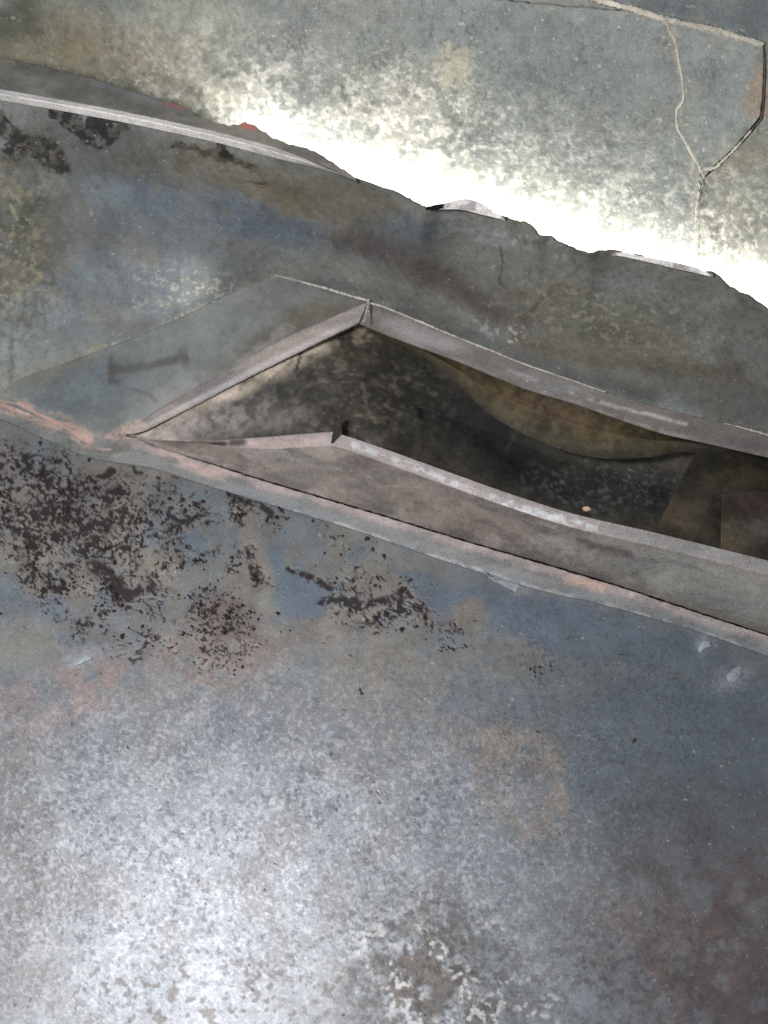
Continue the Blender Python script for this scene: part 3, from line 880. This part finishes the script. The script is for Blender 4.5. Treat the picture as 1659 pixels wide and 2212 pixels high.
# ------------------------------------------------------------------ 4  inside the cavity
inn = thing('inner_sheet', 'inner steel sheet inside the torn opening, dirt and cavity shade painted dark', 'inner sheet', at(1000, 950, -0.02))
n = 300
TOPI = [(262, 925), (320, 905), (420, 850), (540, 785), (650, 730), (775, 670), (900, 715), (1100, 790), (1300, 860), (1500, 920), (1800, 990)]
BOTI = [(276, 946), (340, 953), (420, 957), (560, 950), (700, 944), (735, 952), (829, 995), (954, 1060), (1109, 1115), (1244, 1160), (1429, 1200), (1660, 1260), (1800, 1295)]
go = lambda x: 0.0013 + 0.032 * float(sstep(500, 1250, x))
tI = curve([(x, y, 1 / (1 / float(w_of(x, y, hl(x) - 0.004 * float(sstep(272, 420, x)) - 0.003 * float(sstep(400, 780, x)) if x < 780 else 0.034)) + go(x))) for x, y in TOPI], n)
bI = curve([(x, y, 1 / (1 / float(w_of(x, y, rim_h(x))) + go(x) + 0.003)) for x, y in BOTI], n)
mI = tI * .5 + bI * .5
mI[:, 2] = 1 / (1 / mI[:, 2] + 0.010 * sstep(560, 1150, mI[:, 0]))
G = loft([tI, mI, bI], n, 150)
X, Y = G[..., 0], G[..., 1]
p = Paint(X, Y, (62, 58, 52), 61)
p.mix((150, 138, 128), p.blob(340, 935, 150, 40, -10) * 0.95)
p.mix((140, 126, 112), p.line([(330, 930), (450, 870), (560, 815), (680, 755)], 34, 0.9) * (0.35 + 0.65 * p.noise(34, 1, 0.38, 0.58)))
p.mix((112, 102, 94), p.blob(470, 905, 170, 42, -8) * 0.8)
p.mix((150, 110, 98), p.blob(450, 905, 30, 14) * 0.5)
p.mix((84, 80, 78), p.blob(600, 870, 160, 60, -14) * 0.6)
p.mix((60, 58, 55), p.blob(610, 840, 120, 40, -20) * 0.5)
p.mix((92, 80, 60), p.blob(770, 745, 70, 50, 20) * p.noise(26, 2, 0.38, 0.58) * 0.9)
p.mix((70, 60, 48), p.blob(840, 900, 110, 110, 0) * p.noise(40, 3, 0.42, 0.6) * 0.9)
p.mix((24, 26, 29), p.blob(1060, 950, 240, 90, 30, 0.9) * 0.9)  # depth shade of the cavity painted near-black
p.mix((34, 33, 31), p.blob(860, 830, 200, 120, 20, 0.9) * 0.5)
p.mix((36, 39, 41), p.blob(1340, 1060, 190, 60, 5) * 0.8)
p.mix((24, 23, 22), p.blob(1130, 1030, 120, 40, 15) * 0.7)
p.mix((26, 22, 22), p.line([(650, 760), (645, 780), (640, 800)], 4, raw=True) * 0.9)
p.mix((10, 10, 12), p.line([(910, 880), (914, 904)], 10) * 0.95)
p.mix((70, 66, 52), p.line([(1115, 935), (1090, 980)], 3) * 0.5)
p.mix((98, 90, 74), p.blob(740, 860, 260, 130) * p.grains(10, 31, 0.60, 0.06) * 0.6)
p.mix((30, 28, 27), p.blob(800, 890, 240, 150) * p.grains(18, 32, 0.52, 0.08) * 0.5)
p.mix((86, 88, 84), p.blob(1330, 1050, 200, 80) * p.grains(8, 33, 0.62, 0.05) * 0.6)
p.add('speck', p.blob(720, 900, 260, 120) * 0.4)
p.add('speck', p.blob(1330, 1050, 190, 80) * 0.55)
p.add('speck', p.line([(350, 940), (520, 860), (680, 760)], 30) * 0.5)
p.mix((172, 158, 148), p.line([(290, 945), (350, 930), (420, 905)], 46, 0.9) * 0.85)  # lit left end of the cavity, painted pale under the lip
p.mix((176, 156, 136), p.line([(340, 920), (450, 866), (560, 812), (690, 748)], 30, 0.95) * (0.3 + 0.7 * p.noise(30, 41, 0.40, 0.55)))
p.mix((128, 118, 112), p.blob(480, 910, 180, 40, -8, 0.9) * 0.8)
p.mix((150, 132, 108), p.line([(690, 750), (760, 722), (800, 740)], 30, 0.9) * p.noise(22, 42, 0.42, 0.58) * 0.7)
p.mix((46, 44, 42), p.blob(560, 880, 160, 40, -18) * p.grains(16, 43, 0.50, 0.1) * 0.6)
p.mix((26, 22, 22), p.line([(650, 760), (645, 780), (640, 800)], 4, raw=True) * 0.9)
p.add('pit', np.ones_like(X) * 0.35)
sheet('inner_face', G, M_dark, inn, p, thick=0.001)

# ochre curved liner under the right lip
OCH = [(800, 720), (929, 786), (994, 836), (1054, 894), (1139, 941), (1209, 970), (1304, 990), (1404, 988), (1454, 979), (1529, 979), (1659, 996), (1800, 1030)]
n = 240
oc_t = curve([(x, y - 18, 1 / (1 / float(w_of(x, y, 0.034)) + 0.004)) for x, y in LIPE_LOW], n)
oc_b = curve([(x, y, 1 / (1 / float(w_of(x, y, 0.024)) + 0.012 * float(sstep(800, 1000, x)))) for x, y in OCH], n)
oc_m = oc_t * .5 + oc_b * .5
oc_m[:, 2] = 1 / (1 / oc_m[:, 2] + 0.006 * sstep(800, 1000, oc_m[:, 0]))
G = loft([oc_t, oc_m, oc_b], n, 70)
X, Y = G[..., 0], G[..., 1]
p = Paint(X, Y, (78, 69, 48), 71, 12)
p.mix((72, 58, 36), p.noise(50, 1, 0.45, 0.6, ang=0.3, stretch=4) * 0.7)
p.mix((92, 68, 48), p.blob(1200, 890, 160, 22, 20) * 0.7)
p.mix((88, 80, 56), p.line([(1080, 900), (1160, 935), (1260, 965), (1380, 968)], 10) * 0.6)
p.mix((52, 46, 34), p.line([(1200, 975), (1215, 968), (1228, 956)], 4) * 0.8)
p.mix((104, 96, 74), p.line([(1198, 905), (1202, 940)], 8) * 0.5)
p.add('speck', p.noise(60, 3, 0.5, 0.65) * 0.45)
p.add('pit', p.noise(40, 2, 0.5, 0.65) * 0.4)
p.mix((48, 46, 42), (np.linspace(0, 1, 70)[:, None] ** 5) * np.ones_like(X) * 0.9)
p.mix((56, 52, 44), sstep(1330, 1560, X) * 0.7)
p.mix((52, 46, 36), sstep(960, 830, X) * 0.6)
p.mix((40, 36, 28), p.grains(14, 31, 0.58, 0.06) * 0.4)
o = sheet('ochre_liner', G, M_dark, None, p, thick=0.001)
tag(o, 'curved ochre-brown liner tucked under the right lip of the opening', 'liner')

# plates at the right end of the cavity
def plate(name, poly_t, poly_b, base, seed, label, back, extra):
    a = curve(poly_t, 80); b = curve(poly_b, 80)
    G = loft([a, b], 80, 60)
    p = Paint(G[..., 0], G[..., 1], base, seed, 12)
    extra(p)
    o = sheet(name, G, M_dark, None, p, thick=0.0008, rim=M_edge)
    return tag(o, label, 'plate')


wt = lambda x, y, h, d: (x, y, 1 / (1 / float(w_of(x, y, h)) + d))


def ex1(p):
    p.mix((62, 54, 36), p.noise(40, 1, 0.42, 0.6) * 0.7)
    p.mix((76, 62, 46), p.blob(1470, 1120, 80, 60) * 0.6)
    p.add('speck', np.ones_like(p.X) * 0.4); p.add('pit', np.ones_like(p.X) * 0.4)


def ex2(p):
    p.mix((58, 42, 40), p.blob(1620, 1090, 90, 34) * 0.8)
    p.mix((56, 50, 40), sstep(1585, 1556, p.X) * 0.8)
    p.mix((96, 80, 56), p.blob(1575, 1160, 40, 50) * 0.6)
    p.mix((84, 78, 66), p.blob(1640, 1150, 70, 30) * 0.6)
    p.add('pit', np.ones_like(p.X) * 0.35)


plate('olive_plate', [wt(1512, 960, 0.034, 0.022), wt(1660, 985, 0.034, 0.022), wt(1800, 1015, 0.034, 0.022)],
      [wt(1392, 1190, 0.0295, 0.016), wt(1560, 1240, 0.0295, 0.016), wt(1800, 1300, 0.0295, 0.016)], (44, 42, 36), 81,
      'olive plate with slanting left edge at the right end of the cavity', 0, ex1)
plate('reddish_plate', [wt(1558, 1064, 0.03, 0.0125), wt(1600, 1058, 0.03, 0.0125), wt(1660, 1060, 0.03, 0.0125), wt(1800, 1075, 0.03, 0.0125)],
      [wt(1556, 1225, 0.0295, 0.011), wt(1600, 1235, 0.0295, 0.011), wt(1660, 1250, 0.0295, 0.011), wt(1800, 1290, 0.0295, 0.011)], (50, 44, 38), 82,
      'reddish-brown plate in front of the olive plate by the ledge', 0, ex2)


# chip and sliver
def lump(name, x, y, w, rx, ry, mat, seed):
    rng = random.Random(seed)
    V, Fc = [], []
    c = pt(x, y, w); s = 1 / w / F
    nu, nv = 10, 6
    for j in range(nv + 1):
        th = math.pi * j / nv
        for i in range(nu):
            ph = 2 * math.pi * i / nu
            k = rng.uniform(0.72, 1.2)
            V.append((c[0] + rx * s * k * math.sin(th) * math.cos(ph), c[1] + ry * s * k * math.sin(th) * math.sin(ph), c[2] + ry * s * k * math.cos(th)))
    for j in range(nv):
        for i in range(nu):
            Fc.append((j * nu + i, j * nu + (i + 1) % nu, (j + 1) * nu + (i + 1) % nu, (j + 1) * nu + i))
    return add_mesh(name, V, Fc, mat)


M_chip = steel('pale_chip', base=(196, 172, 138), rough=0.6, metal=0.0, vary=0.3, bump=0.7)
w_ = 1 / (1 / float(w_of(1268, 1099, rim_h(1268))) + 0.014)
tag(lump('metal_chip', 1268, 1099, w_, 11, 6, M_chip, 2), 'small pale tan chip lying in the cavity behind the ledge', 'chip')

sl = [(744, 904), (740, 910), (737, 920), (739, 936), (728, 946), (715, 957), (718, 938), (724, 926), (732, 914)]
ws = [float(w_of(x, y, rim_h(x))) * 1.002 for x, y in sl]
fr = [tuple(pt(x, y, w)) for (x, y), w in zip(sl, ws)]
bk = [tuple(pt(x, y, w * 0.985)) for (x, y), w in zip(sl, ws)]
k = len(sl)
M_sliv = steel('sliver_steel', base=(62, 54, 50), rough=0.5, metal=0.3, vary=0.3)
o = add_mesh('metal_sliver', fr + bk, [tuple(range(k)), tuple(range(k, 2 * k))[::-1]] + [(i, k + i, k + (i + 1) % k, (i + 1) % k) for i in range(k)], M_sliv, smooth=False)
tag(o, 'thin dark pointed metal sliver standing at the notch of the ledge', 'sliver')

# ------------------------------------------------------------------ 5  rear wall beyond the gap
wall = thing('rear_wall', 'pale grey crusted rear wall with cracked plates behind the torn sheet', 'wall', tuple(pt(800, 200, w_wall(800, 200))))


def wl(pts, off=0.0):
    return [(x, y, float(w_wall(x, y, off))) for x, y in pts]


RIDGE = [(1040, -90), (1180, -42), (1294, 0), (1370, 20), (1439, 42), (1500, 55), (1554, 67), (1610, 84), (1650, 96)]
CRK = [(1439, 42), (1446, 66), (1459, 90), (1466, 130), (1474, 175), (1476, 215), (1462, 240), (1464, 275), (1480, 305), (1494, 330), (1510, 358), (1518, 385), (1507, 430), (1504, 480), (1500, 640)]
SIDE = [(1650, 96), (1652, 160), (1649, 220), (1644, 255), (1624, 280), (1589, 320), (1560, 348), (1544, 362), (1519, 366)]


def wall_paint(X, Y, seed, base=(134, 136, 126)):
    p = Paint(X, Y, base, seed, 40)
    p.mix((136, 134, 122), p.noise(120, 1, 0.45, 0.62) * 0.6)
    p.mix((146, 136, 106), p.blob(180, 110, 300, 110, 12, 0.8) * 0.85)
    p.mix((140, 120, 90), p.blob(270, 130, 130, 50, 15) * 0.6)
    p.mix((164, 160, 138), p.blob(420, 130, 180, 150, 0, 0.8) * 0.7)
    p.mix((160, 150, 118), p.blob(200, 150, 240, 60, 14, 0.8) * 0.5)
    p.mix((86, 92, 70), p.blob(30, 30, 80, 50, 0) * 0.7)
    p.mix((106, 112, 112), p.blob(620, 130, 150, 120, 20, 0.8) * 0.6)
    p.mix((114, 121, 118), p.blob(1150, 100, 420, 110, 10, 0.8) * 0.75)
    p.mix((112, 118, 114), p.blob(1300, 240, 220, 110, 10, 0.8) * 0.6)
    p.mix((176, 166, 136), p.blob(972, 140, 46, 46, 0, 0.6) * 0.8)
    p.mix((160, 156, 140), p.blob(880, 230, 190, 70, -8, 0.8) * 0.7)
    p.mix((168, 162, 146), p.line(RIDGE, 9, 0.9) * 0.7 * p.noise(14, 71, 0.3, 0.5))
    p.mix((160, 154, 140), p.line(CRK, 9, 0.9) * 0.6 * p.noise(14, 72, 0.3, 0.55))
    p.mix((148, 124, 102), p.blob(1640, 200, 22, 60, 0) * 0.8)
    p.mix((150, 136, 114), p.blob(1600, 350, 60, 30, -30) * 0.5)
    p.mix((190, 186, 170), p.blob(560, 190, 90, 90, 30, 0.9) * p.grains(16, 68, 0.56, 0.05) * 0.8)
    p.add('speck', p.line([(60, 140), (260, 180), (440, 230)], 44, 0.9) * 0.65)
    near = np.clip(1 - (0.27 * X + 190 - Y) / 330, 0, 1)            # lamp-lit grains painted denser towards the torn edge
    gr = np.clip(near * 0.9 + p.blob(900, 230, 200, 110, 0, 0.9) * 0.5, 0, 1) * sstep(150, 420, X + 0.3 * Y)
    patch = p.noise(70, 61, 0.36, 0.6)
    p.mix((170, 168, 150), gr * p.noise(22, 62, 0.46, 0.60) * 0.5)
    p.mix((196, 193, 176), gr * patch * p.grains(15, 63, 0.52, 0.06) * 0.8)
    p.mix((206, 202, 186), gr * p.grains(9, 64, 0.60, 0.05) * 0.8)
    p.mix((96, 102, 98), gr * p.grains(26, 65, 0.55, 0.06) * 0.6)
    p.mix((104, 106, 100), p.grains(14, 66, 0.60, 0.08) * 0.3)
    p.mix((186, 180, 160), p.grains(8, 67, 0.82, 0.05) * 0.6)
    p.add('mott', p.noise(90, 5, 0.4, 0.65) * 0.5)
    p.add('pit', p.noise(60, 6, 0.5, 0.7) * 0.3)
    return p


def wall_plate(rows, n, m, seed, off=0.0, base=(126, 130, 126), label=None, amp=1.0):
    G = loft([curve(wl(r, off), n, smooth=False) for r in rows], n, m)
    X, Y = G[..., 0], G[..., 1]
    rel = ((fbm(X, Y, 90, 301) - 0.5) * 0.0016 + (fbm(X, Y, 12, 302, 3) - 0.5) * 0.0006) * amp
    o = sheet('wall_plate', G, M_wall, wall, wall_paint(X, Y, seed, base), dz=rel, thick=0.002, rim=M_wall)
    if label:
        o['label'] = label


# main plate left of the crack, plate between crack and side, plate beyond the ridge
wall_plate([[(-260, -110), (500, -110), (1040, -92)] + shift(RIDGE[1:5], -3, 3), [(-260, 900), (600, 900), (1000, 900), (1488, 900)]], 10, 10, 400) if False else None
L_E = [(-280, -110), (-280, 900)]
n = 330
left = curve(wl([(-280, -110), (-280, 200), (-280, 800)]), 230)
right_pts = [(1040, -110), (1434, 44)] + shift(CRK[1:], -3, 0)


def vertical_plate(lft, rgt, n, m, seed, off=0.0, base=(126, 130, 126), label=None, amp=1.0):
    A = curve(wl(lft, off), m, smooth=False); B = curve(wl(rgt, off), m, smooth=False)
    t = np.linspace(0, 1, n)[None, :, None]
    G = A[:, None, :] * (1 - t) + B[:, None, :] * t
    X, Y = G[..., 0], G[..., 1]
    edge = sstep(0, 0.02, t[..., 0]) * sstep(1, 0.98, t[..., 0])
    rel = ((fbm(X, Y, 90, 301) - 0.5) * 0.0016 + (fbm(X, Y, 12, 302, 3) - 0.5) * 0.0006) * amp
    o = sheet('wall_plate', G, M_wall, wall, wall_paint(X, Y, seed, base), dz=rel, thick=0.002, rim=M_wall)
    if label:
        o['label'] = label


G = loft([curve(wl([(-280, -260), (1900, -260)], -0.007), 200, smooth=False), curve(wl([(-280, 900), (1900, 900)], -0.007), 200, smooth=False)], 200, 90)
sheet('backing', G, M_wall, wall, wall_paint(G[..., 0], G[..., 1], 404), thick=0.003, rim=M_wall)
# the main plate runs up to the ridge (top) and the crack (right)
vertical_plate([(-280, -120), (-280, 850)], [(1446, 36)] + shift(CRK[1:], 6, 0), 640, 320, 400, 0, label='broad plate left of the crack')
vertical_plate(shift(CRK, 1, 0), [(1648, 98)] + shift(SIDE[1:-1], -4, -2) + [(1530, 372), (1514, 392), (1511, 440), (1506, 640)], 160, 160, 401, 0.0004, label='plate between the two cracks')
vertical_plate([(1653, 98)] + shift(SIDE[1:-1], 4, 3) + [(1536, 374), (1512, 396), (1502, 440), (1494, 640)], [(1900, 90), (1900, 720)], 140, 160, 402, 0.0, (120, 120, 110), 'brownish plate at the right side')
wall_plate([[(-280, -200), (400, -200), (1000, -200), (1900, -200)], [(-280, -128), (800, -122), (1030, -96)] + shift(RIDGE[1:], 2, 10) + [(1900, 120)]], 260, 90, 403, -0.0015, (98, 104, 104), 'darker plate above the pale ridge', 0.4)
# pale raised edges along the cracks
bead('crack_ridge', wl(RIDGE, -0.0002), 0.0008, 0.0010, M_crack, wall, 200, seed=11)
bead('crack_ridge', wl(CRK[:-1], 0.0002), 0.0005, 0.0007, M_crack, wall, 240, seed=12)
bead('crack_ridge', wl(SIDE[4:], 0.0003), 0.0004, 0.0007, M_crack, wall, 110, seed=13)
bead('dark_crack', wl(SIDE[:6], 0.0003), 0.0004, 0.0003, M_rim, wall, 120, seed=14)
